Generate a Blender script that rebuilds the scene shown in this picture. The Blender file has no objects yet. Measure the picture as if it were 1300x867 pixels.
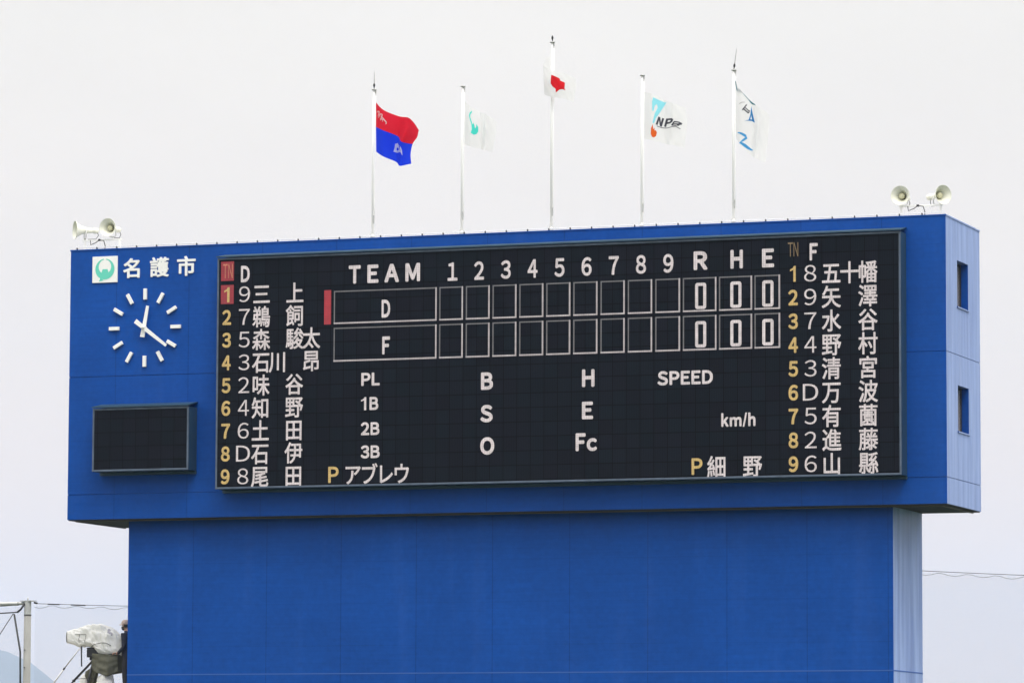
import bpy, bmesh, math, random
from mathutils import Vector, Matrix, noise
from mathutils.bvhtree import BVHTree

random.seed(7)
S = bpy.context.scene
COL = S.collection
R = math.radians
Z0 = 11.0                      # underside of the scoreboard block above the ground

# ------------------------------------------------------------------ camera
cd = bpy.data.cameras.new('camera')
cam = bpy.data.objects.new('camera', cd)
COL.objects.link(cam)
yaw, pitch, roll = -0.34837, 0.10017, 0.00389
F = Vector((math.sin(yaw)*math.cos(pitch), math.cos(yaw)*math.cos(pitch), math.sin(pitch)))
RT = F.cross(Vector((0, 0, 1))).normalized()
UP = RT.cross(F)
r2 = RT*math.cos(roll) + UP*math.sin(roll)
u2 = -RT*math.sin(roll) + UP*math.cos(roll)
m = Matrix((r2, u2, -F)).transposed().to_4x4()
m.translation = Vector((43.084, -89.864, Z0-5.9695))
cam.matrix_world = m
cd.sensor_fit = 'HORIZONTAL'
cd.sensor_width = 36.0
cd.lens = 36.0*5699.4/1300.0
cd.clip_start = 1.0
cd.clip_end = 20000.0
S.camera = cam

# ------------------------------------------------------------------ sky and sun
SUN_EL, SUN_AZ = R(58), math.atan2(0.62, -0.78)       # azimuth measured from +Y towards +X
sdir = Vector((math.sin(SUN_AZ)*math.cos(SUN_EL), math.cos(SUN_AZ)*math.cos(SUN_EL), math.sin(SUN_EL)))
W = bpy.data.worlds.new('World')
S.world = W
W.use_nodes = True
nt = W.node_tree
for n in list(nt.nodes):
    nt.nodes.remove(n)
def N(t, kind, **kw):
    n = t.nodes.new(kind)
    for k, v in kw.items():
        if k.startswith('i_'):
            n.inputs[k[2:].replace('_', ' ')].default_value = v
        else:
            setattr(n, k, v)
    return n
out = N(nt, 'ShaderNodeOutputWorld')
sky = N(nt, 'ShaderNodeTexSky', sky_type='NISHITA', sun_disc=False)
sky.sun_elevation = SUN_EL
sky.sun_rotation = SUN_AZ
sky.air_density, sky.dust_density = 1.0, 4.0
bg1 = N(nt, 'ShaderNodeBackground', i_Strength=0.10)
nt.links.new(sky.outputs[0], bg1.inputs['Color'])
tc = N(nt, 'ShaderNodeTexCoord')
sep = N(nt, 'ShaderNodeSeparateXYZ')
nt.links.new(tc.outputs['Generated'], sep.inputs[0])
ramp = N(nt, 'ShaderNodeValToRGB')
nt.links.new(sep.outputs['Z'], ramp.inputs['Fac'])
els = ramp.color_ramp.elements
els[0].position, els[0].color = 0.0, (1.36, 0.90, 0.52, 1)
els[1].position, els[1].color = 0.17, (1.06, 0.98, 0.86, 1)
for pos, c in ((0.05, (1.21, 0.90, 0.635, 1)), (0.10, (1.07, 0.925, 0.78, 1)), (0.35, (1.0, .97, .93, 1))):
    e = els.new(pos); e.color = c
ns = N(nt, 'ShaderNodeTexNoise', i_Scale=9.0, i_Detail=3.0, i_Roughness=0.5)
mp = N(nt, 'ShaderNodeMapping')
mp.inputs['Scale'].default_value = (1, 1, 2.2)
nt.links.new(tc.outputs['Generated'], mp.inputs[0]); nt.links.new(mp.outputs[0], ns.inputs['Vector'])
mr = N(nt, 'ShaderNodeMapRange')
for k, v in zip((1, 2, 3, 4), (0.3, 0.7, 0.975, 1.025)):
    mr.inputs[k].default_value = v
nt.links.new(ns.outputs['Fac'], mr.inputs[0])
zen = N(nt, 'ShaderNodeMapRange')             # cloud layer brightens towards the zenith
for k, v in zip((1, 2, 3, 4), (0.20, 1.0, 1.0, 3.6)):
    zen.inputs[k].default_value = v
nt.links.new(sep.outputs['Z'], zen.inputs[0])
mu = N(nt, 'ShaderNodeMath', operation='MULTIPLY')
nt.links.new(mr.outputs[0], mu.inputs[0]); nt.links.new(zen.outputs[0], mu.inputs[1])
bg2 = N(nt, 'ShaderNodeBackground')
nt.links.new(ramp.outputs[0], bg2.inputs['Color']); nt.links.new(mu.outputs[0], bg2.inputs['Strength'])
mx = N(nt, 'ShaderNodeMixShader', i_Fac=0.94)
nt.links.new(bg1.outputs[0], mx.inputs[1]); nt.links.new(bg2.outputs[0], mx.inputs[2])
nt.links.new(mx.outputs[0], out.inputs[0])

sl = bpy.data.lights.new('sun', 'SUN')
sl.energy, sl.angle, sl.color = 1.5, R(22), (1.0, 0.96, 0.9)
so = bpy.data.objects.new('sun', sl)
so.rotation_euler = (-sdir).to_track_quat('-Z', 'Y').to_euler()
so.location = (60, -60, 80)
COL.objects.link(so)

S.view_settings.view_transform = 'Standard'
S.view_settings.look = 'None'
S.view_settings.exposure = 0.0
S.view_settings.gamma = 1.0
S.view_settings.use_curve_mapping = False
S.cycles.use_denoising = True
S.cycles.max_bounces = 8
S.cycles.transparent_max_bounces = 16
S.cycles.volume_bounces = 1

# ------------------------------------------------------------------ helpers
class MB:
    def __init__(self):
        self.bm = bmesh.new()
    def quad(self, *pts):
        return self.bm.faces.new([self.bm.verts.new(p) for p in pts])
    def box(self, x0, x1, y0, y1, z0, z1, skip=''):
        v = [self.bm.verts.new(p) for p in ((x0,y0,z0),(x1,y0,z0),(x1,y1,z0),(x0,y1,z0),(x0,y0,z1),(x1,y0,z1),(x1,y1,z1),(x0,y1,z1))]
        for k, f in (('b',(3,2,1,0)),('t',(4,5,6,7)),('f',(0,1,5,4)),('r',(1,2,6,5)),('k',(2,3,7,6)),('l',(3,0,4,7))):
            if k not in skip:
                self.bm.faces.new([v[i] for i in f])
        return self
    def bar(self, p, q, w, h):
        """rectangular bar from p to q"""
        p, q = Vector(p), Vector(q)
        d = (q-p).normalized()
        s = d.cross(Vector((0,1,0)) if abs(d.y) < .9 else Vector((0,0,1))).normalized()
        t = d.cross(s)
        a = [self.bm.verts.new(c + s*i*w/2 + t*j*h/2) for c in (p, q) for i, j in ((-1,-1),(1,-1),(1,1),(-1,1))]
        for f in ((0,1,2,3),(7,6,5,4),(0,4,5,1),(1,5,6,2),(2,6,7,3),(3,7,4,0)):
            self.bm.faces.new([a[i] for i in f])
        return self
    def tube(self, pts, rad, n=10, cap=True):
        pts = [Vector(p) for p in pts]
        rs = rad if isinstance(rad, (list, tuple)) else [rad]*len(pts)
        rings = []
        for i, p in enumerate(pts):
            d = (pts[min(i+1, len(pts)-1)] - pts[max(i-1, 0)]).normalized()
            s = d.cross(Vector((0,0,1)) if abs(d.z) < .9 else Vector((1,0,0))).normalized()
            t = d.cross(s)
            rings.append([self.bm.verts.new(p + (s*math.cos(a)+t*math.sin(a))*rs[i]) for a in [2*math.pi*k/n for k in range(n)]])
        for a, b in zip(rings, rings[1:]):
            for k in range(n):
                self.bm.faces.new((a[k], a[(k+1) % n], b[(k+1) % n], b[k])).smooth = True
        if cap:
            self.bm.faces.new(rings[0]); self.bm.faces.new(rings[-1][::-1])
        return self
    def lathe(self, prof, M=None, n=28):
        """profile (axial, radius) turned about local X, placed by matrix M"""
        M = M or Matrix()
        rings = []
        for a, r in prof:
            r = max(r, .0005)
            rings.append([self.bm.verts.new(M @ Vector((a, r*math.cos(t), r*math.sin(t)))) for t in [2*math.pi*k/n for k in range(n)]])
        for p, q in zip(rings, rings[1:]):
            for k in range(n):
                self.bm.faces.new((p[k], p[(k+1) % n], q[(k+1) % n], q[k])).smooth = True
        return self
    def build(self, name, mat, parent=None, bevel=0):
        bmesh.ops.recalc_face_normals(self.bm, faces=self.bm.faces)
        me = bpy.data.meshes.new(name)
        self.bm.to_mesh(me); self.bm.free()
        return link(name, me, mat, parent, bevel)

def link(name, me, mat, parent=None, bevel=0):
    o = bpy.data.objects.new(name, me)
    for mm in (mat if isinstance(mat, (list, tuple)) else [mat]):
        me.materials.append(mm)
    COL.objects.link(o)
    if parent:
        o.parent = parent
        o.matrix_parent_inverse = parent.matrix_basis.inverted()
    if bevel:
        b = o.modifiers.new('bevel', 'BEVEL'); b.width = bevel; b.segments = 2; b.limit_method = 'ANGLE'
    return o

def tag(o, label, cat, group=None, kind=None):
    if label: o['label'] = label
    if cat: o['category'] = cat
    if group: o['group'] = group
    if kind: o['kind'] = kind
    return o

def thing(name, loc, label, cat, group=None):
    o = bpy.data.objects.new(name, None)
    o.empty_display_size = .2
    o.location = loc
    COL.objects.link(o)
    return tag(o, label, cat, group)

def clone(o, M, label):
    """copy of a thing with copies of its parts and sub-parts, moved by M"""
    def rec(a, parent):
        c = a.copy(); COL.objects.link(c)
        if parent: c.parent = parent
        for ch in [k for k in bpy.data.objects if k.parent == a]:
            rec(ch, c)
        return c
    c = rec(o, None)
    c.matrix_basis = M
    c['label'] = label
    return c

def mat(name, color, rough=.6, metal=0., spec=.5, **kw):
    m = bpy.data.materials.new(name); m.use_nodes = True
    b = m.node_tree.nodes['Principled BSDF']
    b.inputs['Base Color'].default_value = (*color, 1)
    b.inputs['Roughness'].default_value = rough
    b.inputs['Metallic'].default_value = metal
    b.inputs['Specular IOR Level'].default_value = spec
    for k, v in kw.items():
        b.inputs[k.replace('_', ' ')].default_value = v
    return m

def mottle(m, amount=.15, scale=6., stretch=(1, 1, 1), bump=0., detail=4.):
    """procedural dirt / unevenness multiplied over the base colour"""
    t = m.node_tree; b = t.nodes['Principled BSDF']
    c = b.inputs['Base Color'].default_value[:]
    tc = N(t, 'ShaderNodeTexCoord'); mp = N(t, 'ShaderNodeMapping')
    mp.inputs['Scale'].default_value = stretch
    ns = N(t, 'ShaderNodeTexNoise', i_Scale=scale, i_Detail=detail)
    t.links.new(tc.outputs['Object'], mp.inputs[0]); t.links.new(mp.outputs[0], ns.inputs['Vector'])
    mr = N(t, 'ShaderNodeMapRange')
    for k, v in zip((1, 2, 3, 4), (.3, .7, 1-amount, 1+amount)):
        mr.inputs[k].default_value = v
    t.links.new(ns.outputs['Fac'], mr.inputs[0])
    mm = N(t, 'ShaderNodeVectorMath', operation='SCALE')
    mm.inputs[0].default_value = c[:3]
    t.links.new(mr.outputs[0], mm.inputs['Scale']); t.links.new(mm.outputs[0], b.inputs['Base Color'])
    if bump:
        bp = N(t, 'ShaderNodeBump', i_Strength=bump, i_Distance=.02)
        t.links.new(ns.outputs['Fac'], bp.inputs['Height']); t.links.new(bp.outputs[0], b.inputs['Normal'])
    return m

# ------------------------------------------------------------------ materials
def paint_material():
    m = mat('blue_masonry_paint', (.02, .085, .36), .5, 0, .10)
    t = m.node_tree; b = t.nodes['Principled BSDF']
    tc = N(t, 'ShaderNodeTexCoord')
    def noi(scale, stretch, detail=4.):
        mp = N(t, 'ShaderNodeMapping'); mp.inputs['Scale'].default_value = stretch
        n = N(t, 'ShaderNodeTexNoise', i_Scale=scale, i_Detail=detail)
        t.links.new(tc.outputs['Object'], mp.inputs[0]); t.links.new(mp.outputs[0], n.inputs['Vector'])
        return n
    def rng(src, a, b_, c, d):
        r = N(t, 'ShaderNodeMapRange')
        for k, v in zip((1, 2, 3, 4), (a, b_, c, d)):
            r.inputs[k].default_value = v
        t.links.new(src, r.inputs[0]); return r.outputs[0]
    def mul(a, b_):
        n = N(t, 'ShaderNodeMath', operation='MULTIPLY')
        t.links.new(a, n.inputs[0]); t.links.new(b_, n.inputs[1]); return n.outputs[0]
    blot = noi(.55, (1, 1, 1), 5.)
    streak = noi(2.6, (1, 1.6, .10), 4.)
    grain = noi(9, (1, 1, 1), 6.)
    f = mul(rng(blot.outputs['Fac'], .3, .7, .90, 1.10), rng(streak.outputs['Fac'], .3, .7, .975, 1.025))
    f = mul(f, rng(grain.outputs['Fac'], .3, .7, .92, 1.08))
    # hairline vertical board joints every 1.75 m
    sp = N(t, 'ShaderNodeSeparateXYZ'); t.links.new(tc.outputs['Object'], sp.inputs[0])
    ad = N(t, 'ShaderNodeMath', operation='ADD'); ad.inputs[1].default_value = 0.62
    t.links.new(sp.outputs['X'], ad.inputs[0])
    pp = N(t, 'ShaderNodeMath', operation='PINGPONG'); pp.inputs[1].default_value = .875
    t.links.new(ad.outputs[0], pp.inputs[0])
    f = mul(f, rng(pp.outputs[0], .004, .016, .72, 1.0))
    pz = N(t, 'ShaderNodeMath', operation='PINGPONG'); pz.inputs[1].default_value = .455
    t.links.new(sp.outputs['Z'], pz.inputs[0])
    f = mul(f, rng(pz.outputs[0], .003, .014, .90, 1.0))
    weave = noi(3.2, (.25, 1, 6), 5.)
    f = mul(f, rng(weave.outputs['Fac'], .3, .7, .94, 1.06))
    col = N(t, 'ShaderNodeVectorMath', operation='SCALE'); col.inputs[0].default_value = (.004, .062, .310)
    t.links.new(f, col.inputs['Scale'])
    # rain-washed chalky streaks lighten the paint
    chalk_glare = rng(streak.outputs['Fac'], .55, .78, 0, .018)
    # end walls paler: grazing sky reflection put into the colour, with chalky streaks
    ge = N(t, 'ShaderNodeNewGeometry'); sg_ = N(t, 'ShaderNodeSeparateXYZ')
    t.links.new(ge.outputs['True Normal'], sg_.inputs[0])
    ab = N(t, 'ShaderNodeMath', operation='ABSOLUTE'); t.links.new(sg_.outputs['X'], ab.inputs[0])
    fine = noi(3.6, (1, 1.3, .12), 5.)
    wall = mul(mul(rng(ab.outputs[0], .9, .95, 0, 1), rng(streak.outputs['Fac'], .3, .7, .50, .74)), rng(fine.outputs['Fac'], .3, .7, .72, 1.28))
    sm = N(t, 'ShaderNodeMath', operation='ADD'); t.links.new(chalk_glare, sm.inputs[0]); t.links.new(wall, sm.inputs[1])
    chalk_glare = sm.outputs[0]
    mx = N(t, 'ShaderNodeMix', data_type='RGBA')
    t.links.new(chalk_glare, mx.inputs['Factor']); t.links.new(col.outputs[0], mx.inputs['A'])
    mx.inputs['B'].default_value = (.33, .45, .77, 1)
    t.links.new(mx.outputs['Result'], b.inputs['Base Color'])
    t.links.new(rng(streak.outputs['Fac'], .3, .7, .36, .54), b.inputs['Roughness'])
    b.inputs['Sheen Weight'].default_value = .50
    b.inputs['Sheen Roughness'].default_value = .25
    b.inputs['Sheen Tint'].default_value = (.85, .9, 1, 1)
    bp = N(t, 'ShaderNodeBump', i_Strength=.25, i_Distance=.01)
    t.links.new(grain.outputs['Fac'], bp.inputs['Height']); t.links.new(bp.outputs[0], b.inputs['Normal'])
    return m

PITCH = .3064
def led_material():
    """black LED modules: per-module tone, dark seams, fine louvre lines"""
    m = mat('led_modules', (.012, .014, .02), .6, 0, .06)
    t = m.node_tree; b = t.nodes['Principled BSDF']
    tc = N(t, 'ShaderNodeTexCoord')
    sc = N(t, 'ShaderNodeVectorMath', operation='SCALE'); sc.inputs['Scale'].default_value = 1/PITCH
    t.links.new(tc.outputs['Object'], sc.inputs[0])
    sp = N(t, 'ShaderNodeSeparateXYZ'); t.links.new(sc.outputs[0], sp.inputs[0])
    cb = N(t, 'ShaderNodeCombineXYZ'); t.links.new(sp.outputs['X'], cb.inputs['X']); t.links.new(sp.outputs['Z'], cb.inputs['Y'])
    fl = N(t, 'ShaderNodeVectorMath', operation='FLOOR'); t.links.new(cb.outputs[0], fl.inputs[0])
    wn = N(t, 'ShaderNodeTexWhiteNoise', noise_dimensions='2D'); t.links.new(fl.outputs[0], wn.inputs['Vector'])
    def rng(src, a, b_, c, d):
        r = N(t, 'ShaderNodeMapRange')
        for k, v in zip((1, 2, 3, 4), (a, b_, c, d)):
            r.inputs[k].default_value = v
        t.links.new(src, r.inputs[0]); return r.outputs[0]
    def math2(op, a, b_):
        n = N(t, 'ShaderNodeMath', operation=op)
        for i, q in enumerate((a, b_)):
            if isinstance(q, (int, float)): n.inputs[i].default_value = q
            else: t.links.new(q, n.inputs[i])
        return n.outputs[0]
    f = rng(wn.outputs['Value'], 0, 1, .86, 1.14)
    for ax in ('X', 'Z'):
        pp = math2('PINGPONG', sp.outputs[ax], .5)
        f = math2('MULTIPLY', f, rng(pp, .016, .045, .2, 1.0))
    lv = math2('PINGPONG', math2('MULTIPLY', sp.outputs['X'], 8.0), .5)
    f = math2('MULTIPLY', f, rng(lv, .0, .5, .72, 1.22))
    col = N(t, 'ShaderNodeMix', data_type='RGBA')
    t.links.new(wn.outputs['Color'], col.inputs['Factor'])
    fac = N(t, 'ShaderNodeSeparateColor'); t.links.new(wn.outputs['Color'], fac.inputs[0])
    t.links.new(fac.outputs[1], col.inputs['Factor'])
    col.inputs['A'].default_value = (.0070, .0078, .0135, 1); col.inputs['B'].default_value = (.0055, .0088, .0140, 1)
    s2 = N(t, 'ShaderNodeVectorMath', operation='SCALE')
    t.links.new(col.outputs['Result'], s2.inputs[0]); t.links.new(f, s2.inputs['Scale'])
    t.links.new(s2.outputs[0], b.inputs['Base Color'])
    return m

def lit(name, color, strength=1.0):
    m = mat(name, (.02, .02, .02), .6)
    t = m.node_tree; b = t.nodes['Principled BSDF']
    b.inputs['Emission Color'].default_value = (*color, 1)
    # columns of diodes
    tc = N(t, 'ShaderNodeTexCoord'); sp = N(t, 'ShaderNodeSeparateXYZ')
    t.links.new(tc.outputs['Object'], sp.inputs[0])
    a = N(t, 'ShaderNodeMath', operation='PINGPONG'); a.inputs[1].default_value = PITCH/16
    t.links.new(sp.outputs['X'], a.inputs[0])
    r = N(t, 'ShaderNodeMapRange')
    for k, v in zip((1, 2, 3, 4), (0, PITCH/16, strength*.78, strength*1.16)):
        r.inputs[k].default_value = v
    t.links.new(a.outputs[0], r.inputs[0])
    az = N(t, 'ShaderNodeMath', operation='PINGPONG'); az.inputs[1].default_value = PITCH/16
    t.links.new(sp.outputs['Z'], az.inputs[0])
    rz = N(t, 'ShaderNodeMapRange')
    for k, v in zip((1, 2, 3, 4), (0, PITCH/16, .82, 1.1)): rz.inputs[k].default_value = v
    t.links.new(az.outputs[0], rz.inputs[0])
    nz = N(t, 'ShaderNodeTexNoise', i_Scale=7.0, i_Detail=4.0); t.links.new(tc.outputs['Object'], nz.inputs['Vector'])
    rn = N(t, 'ShaderNodeMapRange')
    for k, v in zip((1, 2, 3, 4), (.3, .7, .82, 1.14)): rn.inputs[k].default_value = v
    t.links.new(nz.outputs['Fac'], rn.inputs[0])
    m1 = N(t, 'ShaderNodeMath', operation='MULTIPLY'); m2 = N(t, 'ShaderNodeMath', operation='MULTIPLY')
    t.links.new(r.outputs[0], m1.inputs[0]); t.links.new(rz.outputs[0], m1.inputs[1])
    t.links.new(m1.outputs[0], m2.inputs[0]); t.links.new(rn.outputs[0], m2.inputs[1])
    t.links.new(m2.outputs[0], b.inputs['Emission Strength'])
    return m

def cloth(name, color, trans=.5):
    m = mat(name, color, .8, 0, .15)
    t = m.node_tree; b = t.nodes['Principled BSDF']
    tr = N(t, 'ShaderNodeBsdfTranslucent'); tr.inputs['Color'].default_value = (*color, 1)
    mx = N(t, 'ShaderNodeMixShader', i_Fac=trans)
    o = t.nodes['Material Output']
    t.links.new(b.outputs[0], mx.inputs[1]); t.links.new(tr.outputs[0], mx.inputs[2]); t.links.new(mx.outputs[0], o.inputs[0])
    return m

M = dict(
    paint=paint_material(),
    soffit=mottle(mat('soffit_board', (.022, .022, .026), .8), .2, 3),
    roof=mottle(mat('roof_membrane', (.42, .42, .40), .85), .15, 2),
    joint=mat('joint_sealant', (.022, .095, .36), .7),
    strip=mat('drip_strip', (.12, .10, .09), .6),
    casing=mottle(mat('casing_metal', (.022, .062, .105), .45, .2), .15, 2, (1, 1, .3)),
    trim=mottle(mat('trim_aluminium', (.085, .115, .165), .45, .3), .2, 5),
    led=led_material(),
    white_on=lit('lit_white', (.66, .59, .58)),
    dim_on=lit('lit_dim_white', (.13, .125, .13)), cell_on=lit('lit_cell_line', (.46, .41, .41)),
    yellow_on=lit('lit_yellow', (.58, .40, .13)),
    dim_yellow=lit('lit_dim_yellow', (.20, .13, .055)),
    red_on=lit('lit_red', (.40, .006, .022)), red_box=lit('lit_dark_red', (.29, .004, .018)),
    salmon_on=lit('lit_salmon', (.50, .19, .10)),
    white=mottle(mat('white_enamel', (.84, .84, .83), .4), .03, 3),
    pole=mottle(mat('white_pole_paint', (.90, .90, .90), .5, 0, .3), .04, 3, (1, 1, .2)),
    cream=mottle(mat('cream_horn_paint', (.80, .80, .70), .4), .04, 8),
    creamdark=mat('horn_plug_paint', (.62, .60, .40), .45),
    dark=mat('dark_metal', (.03, .03, .035), .5, .3),
    grey=mottle(mat('galvanised_steel', (.48, .49, .48), .45, .5), .12, 9),
    teal=mat('emblem_teal', (.12, .60, .47), .5),
    louvre=mottle(mat('louvre_grey', (.42, .40, .42), .6), .1, 14),
    concrete=mottle(mat('pole_concrete', (.25, .25, .235), .75), .12, 5, (1, 1, .3), .1),
    black=mat('black_plastic', (.012, .013, .018), .5),
    wire=mat('black_cable', (.03, .032, .035), .6),
    rope=mat('net_rope', (.10, .11, .13), .8),
    olive=mottle(mat('olive_canvas', (.085, .085, .06), .85), .25, 9, (1, 1, 1), .2),
    sheet=mottle(cloth('white_rain_sheet', (.88, .88, .865), .3), .06, 7),
    silver=mat('silver_tube', (.55, .55, .55), .35, .6),
    deck=mottle(mat('deck_boards', (.22, .17, .12), .8), .2, 5),
    skin=mat('skin', (.52, .30, .21), .55),
    navy=mottle(mat('navy_jacket', (.010, .013, .03), .8), .25, 12),
    trouser=mat('dark_trousers', (.02, .02, .025), .85),
    cap=mottle(mat('beige_cap', (.50, .38, .33), .8), .1, 20),
)

# ------------------------------------------------------------------ setting: ground, hills, haze
def ground():
    m = mat('grass_field', (.04, .06, .025), .9)
    mottle(m, .3, .05, (1, 1, 1), 0, 8)
    b = MB(); b.quad((-12600, -12600, 0), (12600, -12600, 0), (12600, 12600, 0), (-12600, 12600, 0))
    tag(b.build('ground', m), None, None, None, 'structure')
ground()

def hills():
    """wooded ridge about 10 km off, dropping towards the right"""
    C = cam.location
    m = mottle(mat('forest_slope', (.035, .048, .042), .9), .35, .02, (1, 1, 1), 0, 8)
    me_v, me_f = [], []
    na, nr = 180, 26
    # ridge elevation angle against azimuth (0 = +Y, negative = left)
    prof = [(-.75, .031), (-.62, .042), (-.55, .036), (-.50, .0345), (-.4685, .0330), (-.4650, .0322), (-.4600, .0309), (-.4550, .0285),
            (-.4500, .0245), (-.4460, .0212), (-.43, .016), (-.36, .010), (-.20, .008), (0, .010), (.2, .012)]
    def ridge(a):
        for (a0, h0), (a1, h1) in zip(prof, prof[1:]):
            if a <= a1:
                t = (a-a0)/(a1-a0); t = t*t*(3-2*t)*.5 + t*.5
                return h0 + (h1-h0)*t
        return prof[-1][1]
    for i in range(na+1):
        # finer steps where the ridge shows
        s = i/na
        a = -.75 + .95*s if not .25 < s < .65 else None
        if a is None:
            q = (s-.25)/.4
            a = (-.75+.95*.25) + q*(.95*.4)
        for j in range(nr+1):
            rr = 8200 + 3700*j/nr
            k = math.exp(-((rr-10000)/850)**2)
            h = (ridge(a)*10000 + 5.0)*k
            h += k*noise.noise((a*60, rr*.0015, 1.3))*18 + k*noise.noise((a*300, rr*.008, 4.3))*8 - .5
            me_v.append((C.x + math.sin(a)*rr, C.y + math.cos(a)*rr, h))
    for i in range(na):
        for j in range(nr):
            p = i*(nr+1)+j
            me_f.append((p, p+nr+1, p+nr+2, p+1))
    me = bpy.data.meshes.new('hills'); me.from_pydata(me_v, [], me_f)
    for f in me.polygons: f.use_smooth = True
    tag(link('hills', me, m), None, None, None, 'structure')
hills()

def haze():
    m = bpy.data.materials.new('haze_air'); m.use_nodes = True
    t = m.node_tree
    t.nodes.remove(t.nodes['Principled BSDF'])
    v = N(t, 'ShaderNodeVolumePrincipled')
    v.inputs['Color'].default_value = (.58, .70, .94, 1)
    v.inputs['Density'].default_value = 1.2e-4
    v.inputs['Anisotropy'].default_value = 0.0
    t.links.new(v.outputs[0], t.nodes['Material Output'].inputs['Volume'])
    b = MB(); b.box(-12650, 12650, -12650, 12650, -1.0, 580.0)
    tag(b.build('haze', m), None, None, None, 'stuff')
haze()

# ------------------------------------------------------------------ scoreboard building
BW, BH, BD = 20.0, 6.0, 2.868
PX0, PX1, PY0, PY1 = 1.316, 18.737, .394, 2.758
sb = thing('scoreboard_building', (10, 1.5, 0), 'large blue painted scoreboard building, wide box on a narrower pier', 'scoreboard')

def block_layer(b, z0, z1, hole, i=0.):
    x0, x1, y0, y1 = i, BW-i, i, BD-i
    b.box(x0, x1, y0, y1, z0, z1, 'r' if hole else '')
    if hole:
        a, c, d, e = hole            # y0 y1 z0 z1
        dep = .20
        for (p, q, s, t) in ((y0, a, z0, z1), (c, y1, z0, z1), (a, c, z0, d), (a, c, e, z1)):
            b.quad((x1, p, s), (x1, q, s), (x1, q, t), (x1, p, t))
        for (p, q) in (((a, d), (c, d)), ((c, d), (c, e)), ((c, e), (a, e)), ((a, e), (a, d))):
            b.quad((x1, p[0], p[1]), (x1, q[0], q[1]), (x1-dep, q[0], q[1]), (x1-dep, p[0], p[1]))
        b.quad((x1-dep, a, d), (x1-dep, c, d), (x1-dep, c, e), (x1-dep, a, e))
b = MB()
G = .016
HOLES = ((.94, 1.86, Z0+1.565, Z0+2.525), (.93, 1.86, Z0+4.175, Z0+5.145))
block_layer(b, Z0, Z0+.55-G/2, None)
block_layer(b, Z0+.55-G/2, Z0+.55+G/2, None, .014)
block_layer(b, Z0+.55+G/2, Z0+3.155-G/2, HOLES[0])
block_layer(b, Z0+3.155-G/2, Z0+3.155+G/2, None, .014)
block_layer(b, Z0+3.155+G/2, Z0+BH-.03, HOLES[1])
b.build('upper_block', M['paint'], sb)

b = MB()
zl = Z0-3.41
b.box(PX0, PX1, PY0, PY1, 0.0, zl-.012)
b.box(PX0, PX1, PY0, PY1, zl+.012, Z0-.02)
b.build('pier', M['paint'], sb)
b = MB(); b.box(PX0-.005, PX1+.005, PY0-.005, PY1+.005, zl-.012, zl+.012); b.build('joint_strip', M['joint'], sb)

b = MB()
b.box(.02, BW-.02, .02, BD-.02, Z0-.02, Z0-.002)
b.build('soffit', M['soffit'], sb)
b = MB()
for (x0, x1, y0, y1) in ((.14, BW-.14, .13, .17), (BW-.17, BW-.13, .171, BD-.14), (.13, .17, .171, BD-.14)):
    b.box(x0, x1, y0, y1, Z0-.045, Z0-.021)
b.build('drip_strip', M['strip'], sb)

b = MB(); b.box(.12, BW-.12, .12, BD-.12, Z0+BH, Z0+BH+.004)
b.build('roof', M['roof'], sb)
b = MB()                                  # flat coping with a small lip
b.box(-.012, BW+.012, -.012, BD+.012, Z0+BH-.03, Z0+BH)
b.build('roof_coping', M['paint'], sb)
b = MB()
b.tube([(.06, .07, Z0+BH+.045), (BW-.06, .07, Z0+BH+.045)], .009, 6)
b.tube([(BW-.07, .06, Z0+BH+.045), (BW-.07, BD-.06, Z0+BH+.045)], .009, 6)
cond = b.build('lightning_conductor', M['white'], sb)
clip = None
x = .12
while x < BW-.05:
    if clip is None:
        b = MB(); b.box(x-.012, x+.012, .055, .085, Z0+BH, Z0+BH+.052)
        clip = b.build('conductor_clip', M['dark'], cond); xc0 = x
    else:
        c = clip.copy(); COL.objects.link(c); c.location.x += x-xc0
    x += .484

for (y0, y1, z0, z1) in HOLES:
    xw = BW-.20
    b = MB()
    for (p, q, s, t) in ((y0+.002, y0+.04, z0+.002, z1-.002), (y1-.04, y1-.002, z0+.002, z1-.002), (y0+.04, y1-.04, z0+.002, z0+.035), (y0+.04, y1-.04, z1-.035, z1-.002)):
        b.box(xw+.002, xw+.05, p, q, s, t)
    w = b.build('window', M['dark'], sb)
    b = MB()
    n = 30
    for k in range(n):
        z = z0+.04 + (z1-z0-.08)*k/n
        b.quad((xw+.034, y0+.041, z), (xw+.034, y1-.041, z), (xw+.008, y1-.041, z+.026), (xw+.008, y0+.041, z+.026))
    b.build('louvre', M['louvre'], w)
    b = MB(); b.box(BW-.02, BW+.022, y0-.03, y1+.03, z0-.03, z0-.004)
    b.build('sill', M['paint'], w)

# ------------------------------------------------------------------ writing
_cache = {}
def glyph(text, offset=0., extrude=0., shear=0.):
    key = (text, offset, extrude, shear)
    if key not in _cache:
        cu = bpy.data.curves.new('text', 'FONT')
        cu.body, cu.size, cu.offset, cu.extrude, cu.shear = text, 1.0, offset, extrude, shear
        cu.resolution_u = 5
        o = bpy.data.objects.new('text', cu); COL.objects.link(o)
        bpy.context.view_layer.update()
        dg = bpy.context.evaluated_depsgraph_get()
        me = bpy.data.meshes.new_from_object(o.evaluated_get(dg), depsgraph=dg)
        vs = [v.co.copy() for v in me.vertices]; fs = [tuple(f.vertices) for f in me.polygons]
        bpy.data.objects.remove(o); bpy.data.curves.remove(cu); bpy.data.meshes.remove(me)
        _cache[key] = (vs, fs)
    return _cache[key]

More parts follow.
